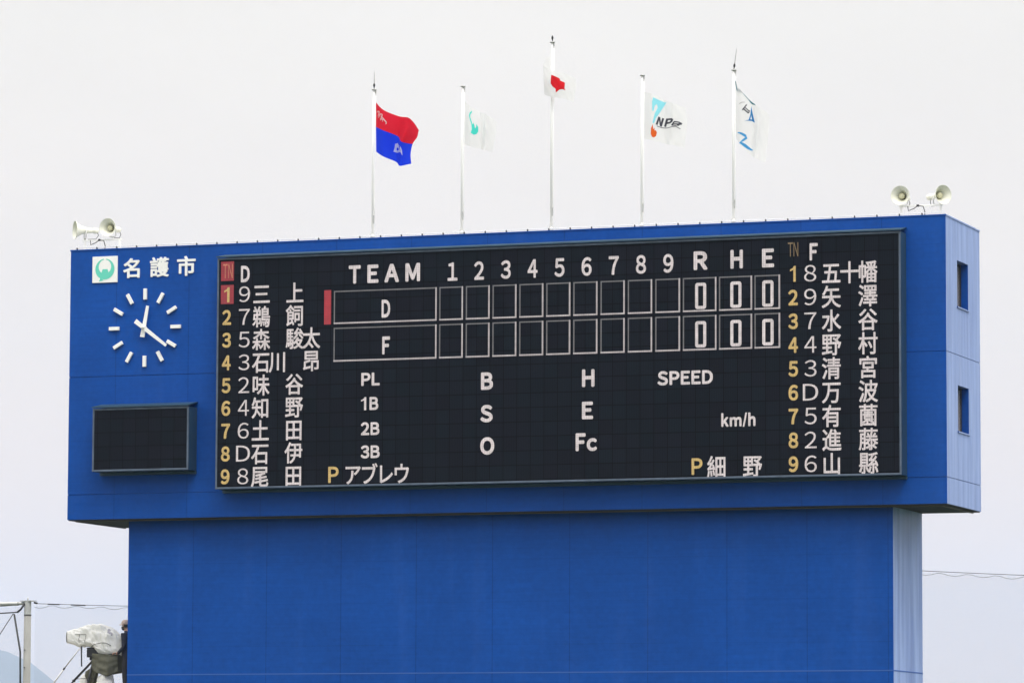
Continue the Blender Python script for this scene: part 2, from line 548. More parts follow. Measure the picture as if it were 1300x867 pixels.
class TX:
    """letters laid on an upright plane facing -Y, gathered into one mesh"""
    def __init__(self): self.v, self.f = [], []
    def add(self, vs, fs):
        n = len(self.v); self.v += vs; self.f += [tuple(i+n for i in f) for f in fs]
    def bold(self, place, vs, fs, r, y):
        """heavier strokes: the same letter laid again a hair aside, each layer 0.4 mm behind the last"""
        if r <= 0:
            self.add([place(v.x, v.y, y-v.z) for v in vs], fs); return
        for k in range(8):
            c, q = math.cos(k*math.pi/4+.39)*r, math.sin(k*math.pi/4+.39)*r
            self.add([place(v.x+c, v.y+q, y-v.z+.0004*k) for v in vs], fs)
    def fit(self, text, x0, x1, z0, z1, y, offset=0., extrude=0.):
        vs, fs = glyph(text, min(offset, 0), extrude)
        offset = max(offset, 0)
        xa, xb = min(v.x for v in vs), max(v.x for v in vs); ya, yb = min(v.y for v in vs), max(v.y for v in vs)
        xa -= offset; xb += offset; ya -= offset; yb += offset
        sx, sz = (x1-x0)/(xb-xa), (z1-z0)/(yb-ya)
        self.bold(lambda a, c, d: (x0+(a-xa)*sx, d, z0+(c-ya)*sz), vs, fs, offset, y); return self
    def em(self, ch, xc, zc, w, h, y, offset=0., extrude=0.):
        """full-width character in its em cell centred at xc, zc"""
        vs, fs = glyph(ch, 0., extrude)
        self.bold(lambda a, c, d: (xc+(a-.5)*w, d, zc+(c-.38)*h), vs, fs, offset, y); return self
    def ring(self, x0, x1, z0, z1, y, t, r):
        """upright rounded-rectangle zero"""
        def loop(a0, a1, c0, c1, rr):
            pts = []
            for (cx, cz, s) in ((a1-rr, c1-rr, 0), (a0+rr, c1-rr, 90), (a0+rr, c0+rr, 180), (a1-rr, c0+rr, 270)):
                for k in range(5):
                    q = R(s+90*k/4); pts.append((cx+rr*math.cos(q), y, cz+rr*math.sin(q)))
            return pts
        a = loop(x0, x1, z0, z1, r); c = loop(x0+t, x1-t, z0+t, z1-t, max(r-t, .012)); n = len(a)
        self.add(a+c, [(i, (i+1) % n, n+(i+1) % n, n+i) for i in range(n)]); return self
    def rect(self, x0, x1, z0, z1, y):
        self.add([(x0, y, z0), (x1, y, z0), (x1, y, z1), (x0, y, z1)], [(0, 1, 2, 3)]); return self
    def build(self, name, m, parent):
        me = bpy.data.meshes.new(name); me.from_pydata([Vector(v)+Vector((0, 0, Z0)) for v in self.v], [], self.f)
        return link(name, me, m, parent)

# ------------------------------------------------------------------ LED screens
def screen_body(root, x0, x1, z0, z1):
    D, t = .46, .042
    b = MB(); b.box(x0+.003, x1-.003, -D+.02, -.002, Z0+z0+.003, Z0+z1-.003, 'fk')
    b.box(x0-.004, x1+.004, -.05, -.003, Z0+z0-.06, Z0+z0)
    b.build('casing', M['casing'], root)
    b = MB()
    b.box(x0, x1, -D, -D+.03, Z0+z0, Z0+z0+t); b.box(x0, x1, -D, -D+.03, Z0+z1-t, Z0+z1)
    b.box(x0, x0+t, -D+.001, -D+.03, Z0+z0+t, Z0+z1-t); b.box(x1-t, x1, -D+.001, -D+.03, Z0+z0+t, Z0+z1-t)
    b.build('trim', M['trim'], root, .006)
    b = MB()                                             # rain hood: sloping sheet from the wall to the front edge
    for (p, q) in (((-.49, z1+.035), (-.003, z1+.13)),):
        v = [(x0-.01, p[0], Z0+p[1]), (x1+.01, p[0], Z0+p[1]), (x1+.01, q[0], Z0+q[1]), (x0-.01, q[0], Z0+q[1])]
        lo = [(a, c, d-.022) for a, c, d in v]
        b.quad(*v); b.quad(*lo[::-1])
        for i in range(4):
            b.quad(v[i], lo[i], lo[(i+1) % 4], v[(i+1) % 4])
    b.box(x0-.01, x1+.01, -.497, -.4905, Z0+z1+.012, Z0+z1+.040)
    b.build('rain_hood', M['casing'], root)
    b = MB(); b.box(x0+t, x1-t, -D+.012, -.06, Z0+z0+t, Z0+z1-t)
    return b.build('display_panel', M['led'], root)

ms = thing('scoreboard_screen', (11.45, -.2, Z0+.56), 'wide black LED scoreboard screen showing team lineups and inning grid', 'screen')
screen_body(ms, 3.755, 19.155, .575, 5.625)
YT = -.456

WIDE = lambda c: chr(ord(c)+0xFEE0)
def ext(ch):
    if ch == '/': return 0., .26, -.02, .76
    vs, fs = glyph(WIDE(ch), 0., 0.)
    return min(v.x for v in vs), max(v.x for v in vs), min(v.y for v in vs), max(v.y for v in vs)
def one(t, x0, x1, z0, z1):
    """plain figure one: stem and flag, no foot"""
    w, h = x1-x0, z1-z0; st = min(.42*w, .075)
    t.add([(x1-st, YT, z0), (x1, YT, z0), (x1, YT, z1), (x1-st*.75, YT, z1), (x1-st*1.3, YT, z0+h*.86), (x0, YT, z0+h*.78), (x0, YT, z0+h*.66), (x1-st, YT, z0+h*.75)],
          [(0, 1, 2, 3, 4, 7), (4, 5, 6, 7)])
    return t
def txt(name, m, text, x0, x1, z0, z1, off=.012):
    t = TX()
    e = [ext(c) for c in text]
    r = max(off, 0); gap = .085
    tot = sum(b-a+2*r for a, b, c, d in e) + gap*(len(e)-1)
    k = (x1-x0)/tot; x = x0
    lo, hi = min(q[2] for q in e), max(q[3] for q in e); zs = (z1-z0)/(hi-lo)
    for c, (a, b, d, f) in zip(text, e):
        w = (b-a+2*r)*k
        if c == '1': one(t, x+w*.1, x+w*.75, z0, z1)
        elif c == '/': t.add([(x, YT, z0), (x+w*.38, YT, z0), (x+w, YT, z1), (x+w*.62, YT, z1)], [(0, 1, 2, 3)])
        else: t.fit(WIDE(c), x, x+w, z0+(d-lo)*zs, z0+(f-lo)*zs, YT, off)
        x += w+gap*k
    t.build(name, m, ms)

ROW = lambda i: 4.815 - .4965*i
# batting order left
TX().rect(3.845, 4.15, 5.12, 5.545, YT+.0036).build('lit_marker', M['red_box'], ms)
TX().rect(3.845, 4.15, 4.615, 5.03, YT+.0036).build('lit_marker', M['red_box'], ms)
txt('order_heading', M['salmon_on'], 'TN', 3.89, 4.12, 5.18, 5.49, .0)
txt('team_letter', M['white_on'], 'D', 4.315, 4.525, 5.075, 5.44, .04)
txt('order_heading', M['dim_yellow'], 'TN', 16.73, 16.955, 5.18, 5.475, .0)
txt('team_letter', M['white_on'], 'F', 17.20, 17.375, 5.08, 5.445, .04)
LEFT = [('9', '三 上 '), ('7', '鵜 飼 '), ('5', '森 駿太'), ('3', '石川 昂'), ('2', '味 谷 '), ('4', '知 野 '), ('6', '土 田 '), ('D', '石 伊 '), ('8', '尾 田 ')]
RIGHT = [('8', '五十幡'), ('9', '矢 澤'), ('7', '水 谷'), ('4', '野 村'), ('3', '清 宮'), ('D', '万 波'), ('5', '有 薗'), ('2', '進 藤'), ('6', '山 縣')]
for rows, nx, dx, kx in ((LEFT, 3.99, 4.408, 4.81), (RIGHT, 16.84, 17.212, 17.665)):
    for i, (pos, nm) in enumerate(rows):
        z = ROW(i)
        s = str(i+1)
        if s == '1': one(TX(), nx-.065, nx+.06, z-.165, z+.165).build('batting_number', M['yellow_on'], ms)
        else: txt('batting_number', M['yellow_on'], s, nx-.104, nx+.104, z-.165, z+.165, .036)
        w = .165 if pos == 'D' else .13
        txt('position_number', M['white_on'], pos, dx-w, dx+w, z-.172, z+.172, 0.)
        for k, ch in enumerate(nm):
            if ch != ' ':
                TX().em(ch, kx+.393*k, z-.01, .43, .485, YT, .017).build('name_character', M['white_on'], ms)

# line score
for ch, x0, x1 in (('T', 6.85, 7.13), ('E', 7.285, 7.545), ('A', 7.68, 8.02), ('M', 8.165, 8.505)):
    txt('team_heading', M['white_on'], ch, x0, x1, 4.955, 5.355, .044)
for i in range(9):
    xc = 9.247 + .6075*i
    t = TX(); t.fit('１２３４５６７８９'[i], xc-.11, xc+.115, 4.937, 5.335, YT, .028)
    t.build('inning_number', M['white_on'], ms)
for ch, x0, x1 in (('R', 14.665, 14.975), ('H', 15.475, 15.75), ('E', 16.165, 16.43)):
    txt('total_heading', M['white_on'], ch, x0, x1, 4.97, 5.368, .046)
cells = [(6.51, 8.893)] + [(8.95+.6085*i, 9.493+.6085*i) for i in range(8)] + [(13.82, 14.37), (14.43, 15.17), (15.225, 15.95), (16.0, 16.56)]
for (zb, zt) in ((4.092, 4.812), (3.276, 4.012)):
    for (x0, x1) in cells:
        L = .034
        t = TX().rect(x0, x1, zb, zb+L, YT).rect(x1-L, x1, zb+L, zt, YT)
        c = t.build('score_cell', M['cell_on'], ms)
        TX().rect(x0, x1-L, zt-L*.8, zt, YT).rect(x0, x0+L*.8, zb+L, zt-L*.8, YT).build('cell_edge', M['dim_on'], c)
for x0 in (14.70, 15.472, 16.17):
    for z0 in (4.145, 3.335):
        TX().ring(x0, x0+.245, z0, z0+.555, YT, .066, .055).build('score_digit', M['white_on'], ms)
TX().rect(6.285, 6.445, 4.09, 4.835, YT).build('lit_marker', M['red_on'], ms)
txt('team_letter', M['white_on'], 'D', 7.62, 7.82, 4.195, 4.585, .04)
txt('team_letter', M['white_on'], 'F', 7.64, 7.82, 3.4, 3.79, .04)
# lower field
for s, x0, x1, z in (('PL', 7.16, 7.59, 2.735), ('1B', 7.14, 7.56, 2.21), ('2B', 7.16, 7.59, 1.67), ('3B', 7.16, 7.60, 1.17)):
    txt('umpire_heading', M['white_on'], s, x0, x1, z, z+.283, .042)
for s, x0, x1, z in (('B', 9.91, 10.185, 2.575), ('S', 9.90, 10.18, 1.88), ('O', 9.90, 10.22, 1.19)):
    txt('count_heading', M['white_on'], s, x0, x1, z, z+.375, .046)
for s, x0, x1, z in (('H', 12.19, 12.47, 2.575), ('E', 12.19, 12.44, 1.89)):
    txt('call_heading', M['white_on'], s, x0, x1, z, z+.375, .046)
TX().fit('Ｆ', 12.05, 12.275, 1.22, 1.60, YT, .046).fit('ｃ', 12.30, 12.53, 1.215, 1.49, YT, .046).build('call_heading', M['white_on'], ms)
txt('speed_heading', M['white_on'], 'SPEED', 13.87, 15.09, 2.56, 2.862, .042)
txt('speed_unit', M['white_on'], 'km/h', 15.27, 16.02, 1.65, 1.945, .046)
txt('pitcher_letter', M['yellow_on'], 'P', 6.41, 6.65, .66, 1.01, .028)
txt('pitcher_letter', M['yellow_on'], 'P', 14.62, 14.86, .665, 1.015, .028)
for i, ch in enumerate('アブレウ'):
    TX().em(ch, 6.975+.377*i, .83, .42, .48, YT, .017).build('name_character', M['white_on'], ms)
for ch, x in (('細', 15.17), ('野', 15.95)):
    TX().em(ch, x, .825, .43, .48, YT, .017).build('name_character', M['white_on'], ms)

ss = thing('message_screen', (1.95, -.2, Z0+1.02), 'small blank black LED panel on the blue wall below the clock', 'screen')
screen_body(ss, .80, 3.11, 1.015, 2.405)

# ------------------------------------------------------------------ city sign and clock
sg = thing('city_sign', (1.8, -.03, Z0+5.3), 'white raised kanji lettering beside a square teal emblem plate', 'sign')
b = MB(); b.box(.545, 1.155, -.03, -.002, Z0+5.24, Z0+5.825); plate = b.build('emblem_plate', M['white'], sg, .004)
def poly2d(pts, y, name, m, parent):
    """flat filled outline (x, z) at depth y"""
    cu = bpy.data.curves.new('outline', 'CURVE'); cu.dimensions = '2D'; cu.fill_mode = 'BOTH'
    for loop in (pts if isinstance(pts[0][0], (list, tuple)) else [pts]):
        sp = cu.splines.new('POLY'); sp.points.add(len(loop)-1); sp.use_cyclic_u = True
        for p, q in zip(sp.points, loop): p.co = (q[0], q[1], 0, 1)
    o = bpy.data.objects.new('outline', cu); COL.objects.link(o)
    bpy.context.view_layer.update()
    dg = bpy.context.evaluated_depsgraph_get()
    me = bpy.data.meshes.new_from_object(o.evaluated_get(dg), depsgraph=dg)
    bpy.data.objects.remove(o); bpy.data.curves.remove(cu)
    for v in me.vertices: v.co = (v.co.x, y, v.co.y)
    me.materials.clear()
    if name is None: return me
    return link(name, me, m, parent)
ex, ez = .852, Z0+5.545
pts = []
for k in range(49):
    a = R(97 + (443-97)*k/48)
    pts.append((ex+.232*math.cos(a), ez-.005+.232*math.sin(a)))
    if k == 20:
        pts += [(ex-.14, ez-.275), (ex-.02, ez-.255)]
inner = []
for k in range(49):
    a = R(440 - (440-100)*k/48)
    if 236 < math.degrees(a) < 304:
        if inner and inner[-1] != 'gap': inner.append('gap')
        continue
    inner.append((ex+.152*math.cos(a), ez+.05+.158*math.sin(a)))
fin = []
for q in inner:
    if q == 'gap': fin += [(ex+.065, ez-.005), (ex-.055, ez-.005), (ex-.085, ez-.085)]
    else: fin.append(q)
poly2d(pts+fin, -.0335, 'emblem', M['teal'], plate)
for ch, xc in (('名', 1.515), ('護', 2.165), ('市', 2.815)):
    TX().em(ch, xc, 5.54, .47, .455, -.004, .024, .02).build('letter', M['white'], sg)

ck = thing('wall_clock', (1.842, -.02, Z0+4.21), 'white clock hands and hour bars set straight on blue wall', 'clock')
CX, CZ = 1.842, Z0+4.206
for k in range(12):
    a = R(30*k); d = (math.sin(a), math.cos(a))
    b = MB(); b.bar((CX+.625*d[0], -.03, CZ+.625*d[1]), (CX+.865*d[0], -.03, CZ+.865*d[1]), .05, .078) if False else b.bar((CX+.622*d[0], -.034, CZ+.622*d[1]), (CX+.866*d[0], -.034, CZ+.866*d[1]), .078, .05)
    b.build('hour_bar', M['white'], ck, .004)
def hand(name, ang, tail, tip, w0, w1, y):
    a = R(ang); d = Vector((math.sin(a), 0, math.cos(a))); s = Vector((math.cos(a), 0, -math.sin(a)))
    c = Vector((CX, y, CZ)); h = Vector((0, .012, 0))
    p = [c-d*tail-s*w0/2, c-d*tail+s*w0/2, c+d*tip+s*w1/2, c+d*tip-s*w1/2]
    b = MB(); b.quad(*[q-h for q in p]); b.quad(*[q+h for q in p][::-1])
    for i in range(4): b.quad(p[i]-h, p[i]+h, p[(i+1) % 4]+h, p[(i+1) % 4]-h)
    return b.build(name, M['white'], ck, .003)
hand('hour_hand', 10, .215, .485, .105, .062, -.085)
hand('minute_hand', 127, .24, .70, .098, .058, -.125)
b = MB(); b.lathe([(0, .035), (.16, .035), (.16, 0)], Matrix.Translation((CX, -.002, CZ)) @ Matrix.Rotation(R(-90), 4, 'Z'), 16)
b.build('spindle', M['white'], ck)

# ------------------------------------------------------------------ flagpoles
ZR = Z0+BH
def flagpole(x, top, style, label):
    root = thing('flagpole', (x, .6, ZR), label, 'flagpole', 'flagpoles on the scoreboard roof')
    h = top
    b = MB(); b.tube([(x, .6, ZR), (x, .6, Z0+h*.6+ZR*0+2.4), (x+.012, .6, Z0+h)], [.031, .029, .024], 14); b.build('shaft', M['pole'], root)
    b = MB(); b.box(x-.1, x+.1, .5, .7, ZR, ZR+.02); b.tube([(x, .6, ZR+.02), (x, .6, ZR+.16)], .05, 14); b.build('base_plate', M['grey'], root)
    b = MB(); b.lathe([(0, 0), (0, .055), (.022, .055), (.03, .0)], Matrix.Translation((x+.012, .6, Z0+h)) @ Matrix.Rotation(R(-90), 4, 'Y'), 16)
    b.bar((x+.05, .6, Z0+h-.12), (x+.05, .6, Z0+h), .02, .03); b.build('truck', M['grey'], root)
    b = MB(); b.tube([(x+.058, .585, Z0+h-.08), (x+.048, .57, Z0+6.9), (x+.055, .56, Z0+6.45)], .005, 5)
    b.build('halyard', M['pole'], root)
    b = MB(); b.bar((x+.04, .555, Z0+6.38), (x+.04, .555, Z0+6.56), .02, .03); b.build('cleat', M['grey'], root)
    if style:
        T = Matrix.Translation((x+.012, .6, Z0+h+.03)) @ Matrix.Rotation(R(8 if style == 'lean' else 0), 4, 'Y') @ Matrix.Rotation(R(-90), 4, 'Y')
        b = MB(); b.lathe([(0, .008), (.04, .012), (.06, .022), (.09, .024), (.12, .012), (.13, .004)], T, 10)
        if style != 'short': b.lathe([(.12, .006), (.12+.27 if style == 'spike' else .12+.33, .003)], T, 6)
        b.build('finial', M['dark'], root)
    return root
flagpole(6.98, 9.33, 'spike', 'white flagpole carrying the red and blue flag')
flagpole(9.06, 9.30, None, 'white flagpole between the blue-and-red flag pole and the tallest pole')
flagpole(11.12, 10.16, 'short', 'tallest white flagpole, in the middle of the roof')
flagpole(13.17, 9.33, None, 'white flagpole carrying the flag lettered NPB')
flagpole(15.22, 9.34, 'lean', 'rightmost white flagpole, with a leaning spike on top')

# ------------------------------------------------------------------ flags
def surf(rows, nu=48, nv=28):
    """smooth cloth through rows of control points (top row first)"""
    def cr(p, t):
        n = len(p)-1; i = min(int(t*n), n-1); f = t*n-i
        a, b_, c, d = p[max(i-1, 0)], p[i], p[i+1], p[min(i+2, n)]
        return .5*((2*b_) + (c-a)*f + (2*a-5*b_+4*c-d)*f*f + (3*b_-a-3*c+d)*f**3)
    P = [[Vector((q[0], .6+(q[1]-.6)*1.4, q[2])) for q in r] for r in rows]
    g = []
    for j in range(nv+1):
        for i in range(nu+1):
            u = i/nu
            p = cr([cr(r, u) for r in P], j/nv)
            rip = .014*u*math.sin(u*17+j*.35)+.008*u*math.sin(u*31-j*.6)
            g.append(Vector((p.x, p.y+rip, p.z+Z0)))
    f = [(j*(nu+1)+i, (j+1)*(nu+1)+i, (j+1)*(nu+1)+i+1, j*(nu+1)+i+1) for j in range(nv) for i in range(nu)]
    return g, f
def flag(rows, mats, split, label, group='flags flying above the scoreboard'):
    g, f = surf(rows)
    me = bpy.data.meshes.new('flag'); me.from_pydata(g, [], f)
    o = link('flag', me, mats)
    nv, nu = 28, 48
    for k, p in enumerate(me.polygons):
        p.use_smooth = True
        if split and k//nu >= nv*split: p.material_index = 1
    tag(o, label, 'flag', group)
    o['bvh'] = 0; del o['bvh']
    return o, BVHTree.FromPolygons(g, f)
def decal(bv, o, pts, m, name='emblem', lift=.006):
    """mark printed on the cloth: outline in (x, z), laid onto the cloth surface"""
    me = poly2d([(x, z+Z0) for x, z in pts] if not isinstance(pts[0][0], (list, tuple)) else [[(x, z+Z0) for x, z in q] for q in pts], 0, None, None, None)
    drape(bv, me); return link(name, me, m, o)
def drape(bv, me, lift=.006):
    bm = bmesh.new(); bm.from_mesh(me)
    bmesh.ops.triangulate(bm, faces=bm.faces)
    for _ in range(4):
        es = [e for e in bm.edges if e.calc_length() > .03]
        if not es: break
        bmesh.ops.subdivide_edges(bm, edges=es, cuts=1)
        bmesh.ops.triangulate(bm, faces=bm.faces)
    last = None
    D = Vector((-.38, .92, 0)).normalized()
    for v in bm.verts:
        h = bv.ray_cast(Vector((v.co.x, .6, v.co.z))-D*4, D)
        if h[0] is None:
            n = bv.find_nearest(Vector((v.co.x, .6, v.co.z)))[0]; q = n
        else: q = h[0]
        v.co = q - D*lift
    bm.to_mesh(me); bm.free()
    for p in me.polygons: p.use_smooth = True
def stroke(pts, w):
    """outline of a brush stroke along pts"""
    a, c = [], []
    for i, p in enumerate(pts):
        p0, p1 = pts[max(i-1, 0)], pts[min(i+1, len(pts)-1)]
        dx, dz = p1[0]-p0[0], p1[1]-p0[1]; L = math.hypot(dx, dz) or 1
        ww = (w[i] if isinstance(w, (list, tuple)) else w)/2
        a.append((p[0]-dz/L*ww, p[1]+dx/L*ww)); c.append((p[0]+dz/L*ww, p[1]-dx/L*ww))
    return a + c[::-1]

CL = dict(red=cloth('flag_red', (.66, .012, .035), .4), blue=cloth('flag_blue', (.008, .045, .72), .4), white=cloth('flag_white', (.83, .83, .84), .58),
          teal=cloth('print_teal', (.08, .72, .62), .3), disc=cloth('print_red', (.70, .012, .02), .35), cyan=cloth('print_cyan', (.30, .75, .85), .3),
          ink=cloth('print_dark', (.07, .07, .09), .2), orange=cloth('print_orange', (.80, .14, .02), .3), blue2=cloth('print_blue', (.03, .22, .52), .3),
          sky=cloth('print_light_blue', (.07, .36, .70), .3), deep=cloth('print_deep_teal', (.02, .16, .22), .3))
Y = .6
o, bv = flag([[(7.035, Y, 9.06), (7.27, Y-.08, 8.86), (7.55, Y+.07, 8.74), (7.86, Y-.05, 8.655), (7.97, Y+.16, 8.43)],
              [(7.04, Y, 8.79), (7.27, Y-.10, 8.63), (7.53, Y+.08, 8.53), (7.80, Y-.06, 8.42), (7.92, Y+.16, 8.29)],
              [(7.04, Y, 8.52), (7.27, Y-.10, 8.41), (7.50, Y+.09, 8.31), (7.68, Y-.06, 8.15), (7.83, Y+.14, 8.13)],
              [(7.045, Y, 8.25), (7.26, Y-.09, 8.12), (7.49, Y+.08, 8.03), (7.66, Y-.06, 7.92), (7.79, Y+.14, 7.93)],
              [(7.05, Y, 7.97), (7.26, Y-.08, 7.84), (7.48, Y+.06, 7.74), (7.64, Y-.05, 7.62), (7.79, Y+.14, 7.70)]],
             [CL['red'], CL['blue']], .5, 'red over blue flag with white marks on the first pole')
f1 = lambda zx, zy: (7.031+(465+zx/7.23-477)/53.2, 9.059-(95+zy/7.23-130.4)/57.5)
for s, w in (([(97, 352), (108, 342), (118, 350), (116, 372), (106, 385)], [4, 9, 10, 9, 4]),
             ([(112, 405), (120, 385), (132, 372), (146, 380), (142, 400), (128, 425)], [5, 9, 10, 10, 9, 5]),
             ([(132, 392), (150, 412), (166, 432), (180, 446), (184, 462), (174, 468)], [5, 9, 11, 11, 9, 5]),
             ([(128, 432), (138, 420), (152, 426), (146, 446)], [4, 9, 9, 4])):
    decal(bv, o, stroke([f1(*p) for p in s], [q/400 for q in w]), CL['white'])
decal(bv, o, [[f1(*p) for p in ((265, 640), (290, 632), (300, 660), (318, 690), (328, 720), (330, 760), (312, 728), (285, 722), (250, 712), (262, 672))],
              [f1(*p) for p in ((284, 672), (296, 680), (298, 700), (284, 704), (279, 690))]], CL['white'])

o, bv = flag([[(9.10, Y, 9.02), (9.26, Y-.08, 8.86), (9.45, Y+.06, 8.74), (9.64, Y-.06, 8.66), (9.80, Y+.10, 8.52)],
              [(9.10, Y, 8.55), (9.27, Y-.10, 8.42), (9.47, Y+.08, 8.33), (9.62, Y-.05, 8.26), (9.78, Y+.10, 8.18)],
              [(9.10, Y, 8.06), (9.26, Y-.08, 7.98), (9.45, Y+.06, 7.93), (9.60, Y-.05, 7.88), (9.72, Y+.10, 7.86)]],
             [CL['white']], None, 'white flag with a folded teal emblem')
f2 = lambda zx, zy: (9.243+(570+zx/7.23-597)/53.2, 8.750-(100+zy/7.23-142)/57.5)
decal(bv, o, [f2(*p) for p in ((208, 302), (188, 322), (182, 350), (190, 385), (204, 425), (208, 470), (198, 505), (225, 521), (252, 512), (268, 488), (268, 450), (252, 418), (247, 450), (238, 462), (232, 432), (221, 410), (214, 428), (206, 400), (193, 362), (196, 335), (209, 318))], CL['teal'])

o, bv = flag([[(11.10, Y-.05, 9.86), (10.98, Y-.11, 9.66), (11.22, Y-.14, 9.52), (11.46, Y-.02, 9.46), (11.62, Y+.12, 9.36)],
              [(11.11, Y-.05, 9.52), (10.99, Y-.12, 9.36), (11.24, Y-.15, 9.26), (11.46, Y-.02, 9.20), (11.60, Y+.12, 9.10)],
              [(11.12, Y-.05, 9.12), (11.00, Y-.10, 9.02), (11.22, Y-.13, 8.94), (11.42, Y-.02, 8.92), (11.56, Y+.12, 8.86)]],
             [CL['white']], None, 'white flag with a red disc, folded round the tallest pole')
f3 = lambda zx, zy: (11.075+(680+zx/7.23-698)/53.2, 9.418-(40+zy/7.23-98)/57.5)
decal(bv, o, [f3(*p) for p in ((138, 417), (215, 449), (216, 465), (262, 484), (258, 535), (268, 552), (240, 544), (212, 549), (179, 578), (176, 545), (150, 522), (132, 495), (133, 460))], CL['disc'])

o, bv = flag([[(13.21, Y, 8.98), (13.42, Y-.08, 8.92), (13.65, Y+.05, 8.80), (13.88, Y-.06, 8.70), (14.12, Y+.10, 8.60)],
              [(13.21, Y, 8.48), (13.43, Y-.10, 8.43), (13.66, Y+.06, 8.33), (13.90, Y-.05, 8.26), (14.13, Y+.10, 8.17)],
              [(13.21, Y, 7.96), (13.42, Y-.08, 7.92), (13.65, Y+.05, 7.86), (13.86, Y-.05, 7.80), (14.08, Y+.10, 7.76)]],
             [CL['white']], None, 'white flag lettered NPB with a pale blue figure and orange ball')
f4 = lambda zx, zy: (13.421+(805+zx/7.23-829)/54.0, 8.837-(90+zy/7.23-125)/58.5)
decal(bv, o, [f4(*p) for p in ((172, 252), (292, 297), (228, 398), (196, 440), (180, 490), (164, 486), (184, 402), (214, 345), (206, 312), (186, 328), (175, 376), (162, 376), (161, 290))], CL['cyan'])
decal(bv, o, [f4(*p) for p in ((166, 498), (152, 535), (149, 585), (160, 612), (178, 619), (198, 604), (206, 572), (196, 552), (184, 556), (184, 530), (172, 545))], CL['orange'])
# lettering, italic and shrinking towards the fly
for loops in ([[(194, 499), (212, 504), (226, 458), (234, 512), (252, 516), (274, 440), (256, 435), (243, 480), (238, 431), (220, 425)]],
              [[(273, 513), (291, 518), (298, 491), (322, 495), (340, 484), (348, 463), (336, 449), (292, 440)], [(303, 475), (318, 478), (328, 469), (325, 463), (307, 459)]],
              [[(328, 514), (354, 477), (402, 480), (432, 491), (428, 505), (408, 509), (400, 518), (342, 519)], [(360, 489), (394, 490), (404, 495), (384, 498), (354, 497)], [(347, 510), (351, 505), (384, 506), (379, 511)]]):
    decal(bv, o, [[f4(*p) for p in q] for q in loops], CL['ink'], 'lettering')
decal(bv, o, stroke([f4(*p) for p in ((205, 512), (250, 524), (320, 530), (370, 524), (415, 545))], .014), CL['ink'], 'underline')

o, bv = flag([[(15.255, Y, 9.14), (15.40, Y-.07, 8.90), (15.62, Y+.05, 8.66), (15.80, Y-.06, 8.52), (15.97, Y+.10, 8.38)],
              [(15.26, Y, 8.55), (15.42, Y-.09, 8.34), (15.62, Y+.06, 8.12), (15.78, Y-.05, 7.98), (15.94, Y+.10, 7.88)],
              [(15.27, Y, 7.92), (15.40, Y-.07, 7.72), (15.58, Y+.05, 7.52), (15.74, Y-.05, 7.42), (15.88, Y+.10, 7.36)]],
             [CL['white']], None, 'white flag with blue and black marks on the rightmost pole')
f5 = lambda zx, zy: (15.237+(915+zx/5.786-932)/54.8, 9.120-(60+zy/5.786-103)/59.0)
decal(bv, o, stroke([f5(*p) for p in ((94, 256), (106, 250), (122, 272), (140, 312), (158, 345))], [.02, .05, .05, .04, .02]), CL['deep'], 'edge_mark')
decal(bv, o, stroke([f5(*p) for p in ((160, 348), (200, 390), (222, 412), (252, 436))], [.012, .012, .035, .012]), CL['deep'], 'edge_mark')
for s, w in (([(186, 428), (168, 452), (152, 472)], .026), ([(160, 460), (178, 474), (200, 490)], .03), ([(168, 448), (188, 462), (208, 478)], .022), ([(200, 490), (208, 470)], .022), ([(130, 425), (150, 414), (172, 412)], .008)):
    decal(bv, o, stroke([f5(*p) for p in s], w), CL['ink'])
decal(bv, o, [[f5(*p) for p in ((221, 438), (228, 480), (246, 562), (228, 546), (206, 546), (170, 548), (200, 540), (214, 500))], [f5(*p) for p in ((220, 505), (214, 535), (227, 535))]], CL['blue2'])
decal(bv, o, stroke([f5(*p) for p in ((120, 634), (150, 645), (176, 658), (184, 672), (160, 690), (138, 708), (170, 726), (200, 745), (230, 762))], [.02, .05, .06, .055, .045, .06, .07, .06, .02]), CL['sky'])

# ------------------------------------------------------------------ horn speakers
def make_horn(label):
    """re-entrant horn, mouth towards local -Y"""
    root = thing('horn_speaker', (0, 0, 0), label, 'loudspeaker', 'horn loudspeakers on the scoreboard roof')
    T = Matrix.Rotation(R(-90), 4, 'Z')       # lathe axis +X -> -Y (mouth)
    b = MB()
    prof = [(-.20, .055), (-.12, .062), (-.04, .078), (.04, .105), (.11, .145), (.16, .190), (.175, .200), (.18, .204), (.174, .206), (.165, .200), (.158, .187),
            (.105, .138), (.035, .098), (-.04, .070), (-.12, .055), (-.14, 0)]
    b.lathe(prof, T, 32); b.build('horn', M['cream'], root)
    b = MB(); b.lathe([(-.13, .03), (-.06, .036), (.0, .046), (.03, .056), (.06, .060), (.075, .052), (.085, .03), (.087, 0)], T, 24); b.build('phase_plug', M['creamdark'], root)
    b = MB(); b.lathe([(-.36, 0), (-.36, .05), (-.35, .062), (-.26, .066), (-.25, .05), (-.20, .05)], T, 20); b.build('driver', M['cream'], root)
    b = MB()
    b.tube([(-.085, .06, -.0), (-.085, .06, -.15), (-.06, .06, -.185), (.06, .06, -.185), (.085, .06, -.15), (.085, .06, 0)], .011, 6)
    b.tube([(0, .06, -.185), (0, .06, -.215)], .018, 8)
    b.build('yoke', M['grey'], root)
    b = MB(); b.tube([(.03, .33, -.04), (.05, .36, -.10), (.04, .30, -.19), (.01, .12, -.20)], .008, 6); b.build('cable', M['wire'], root)
    return root
horn = make_horn('cream horn at the left end pointing off to the left')
def place(h, x, z, ang): return Matrix.Translation((x, .5, Z0+z)) @ Matrix.Rotation(R(ang), 4, 'Z')
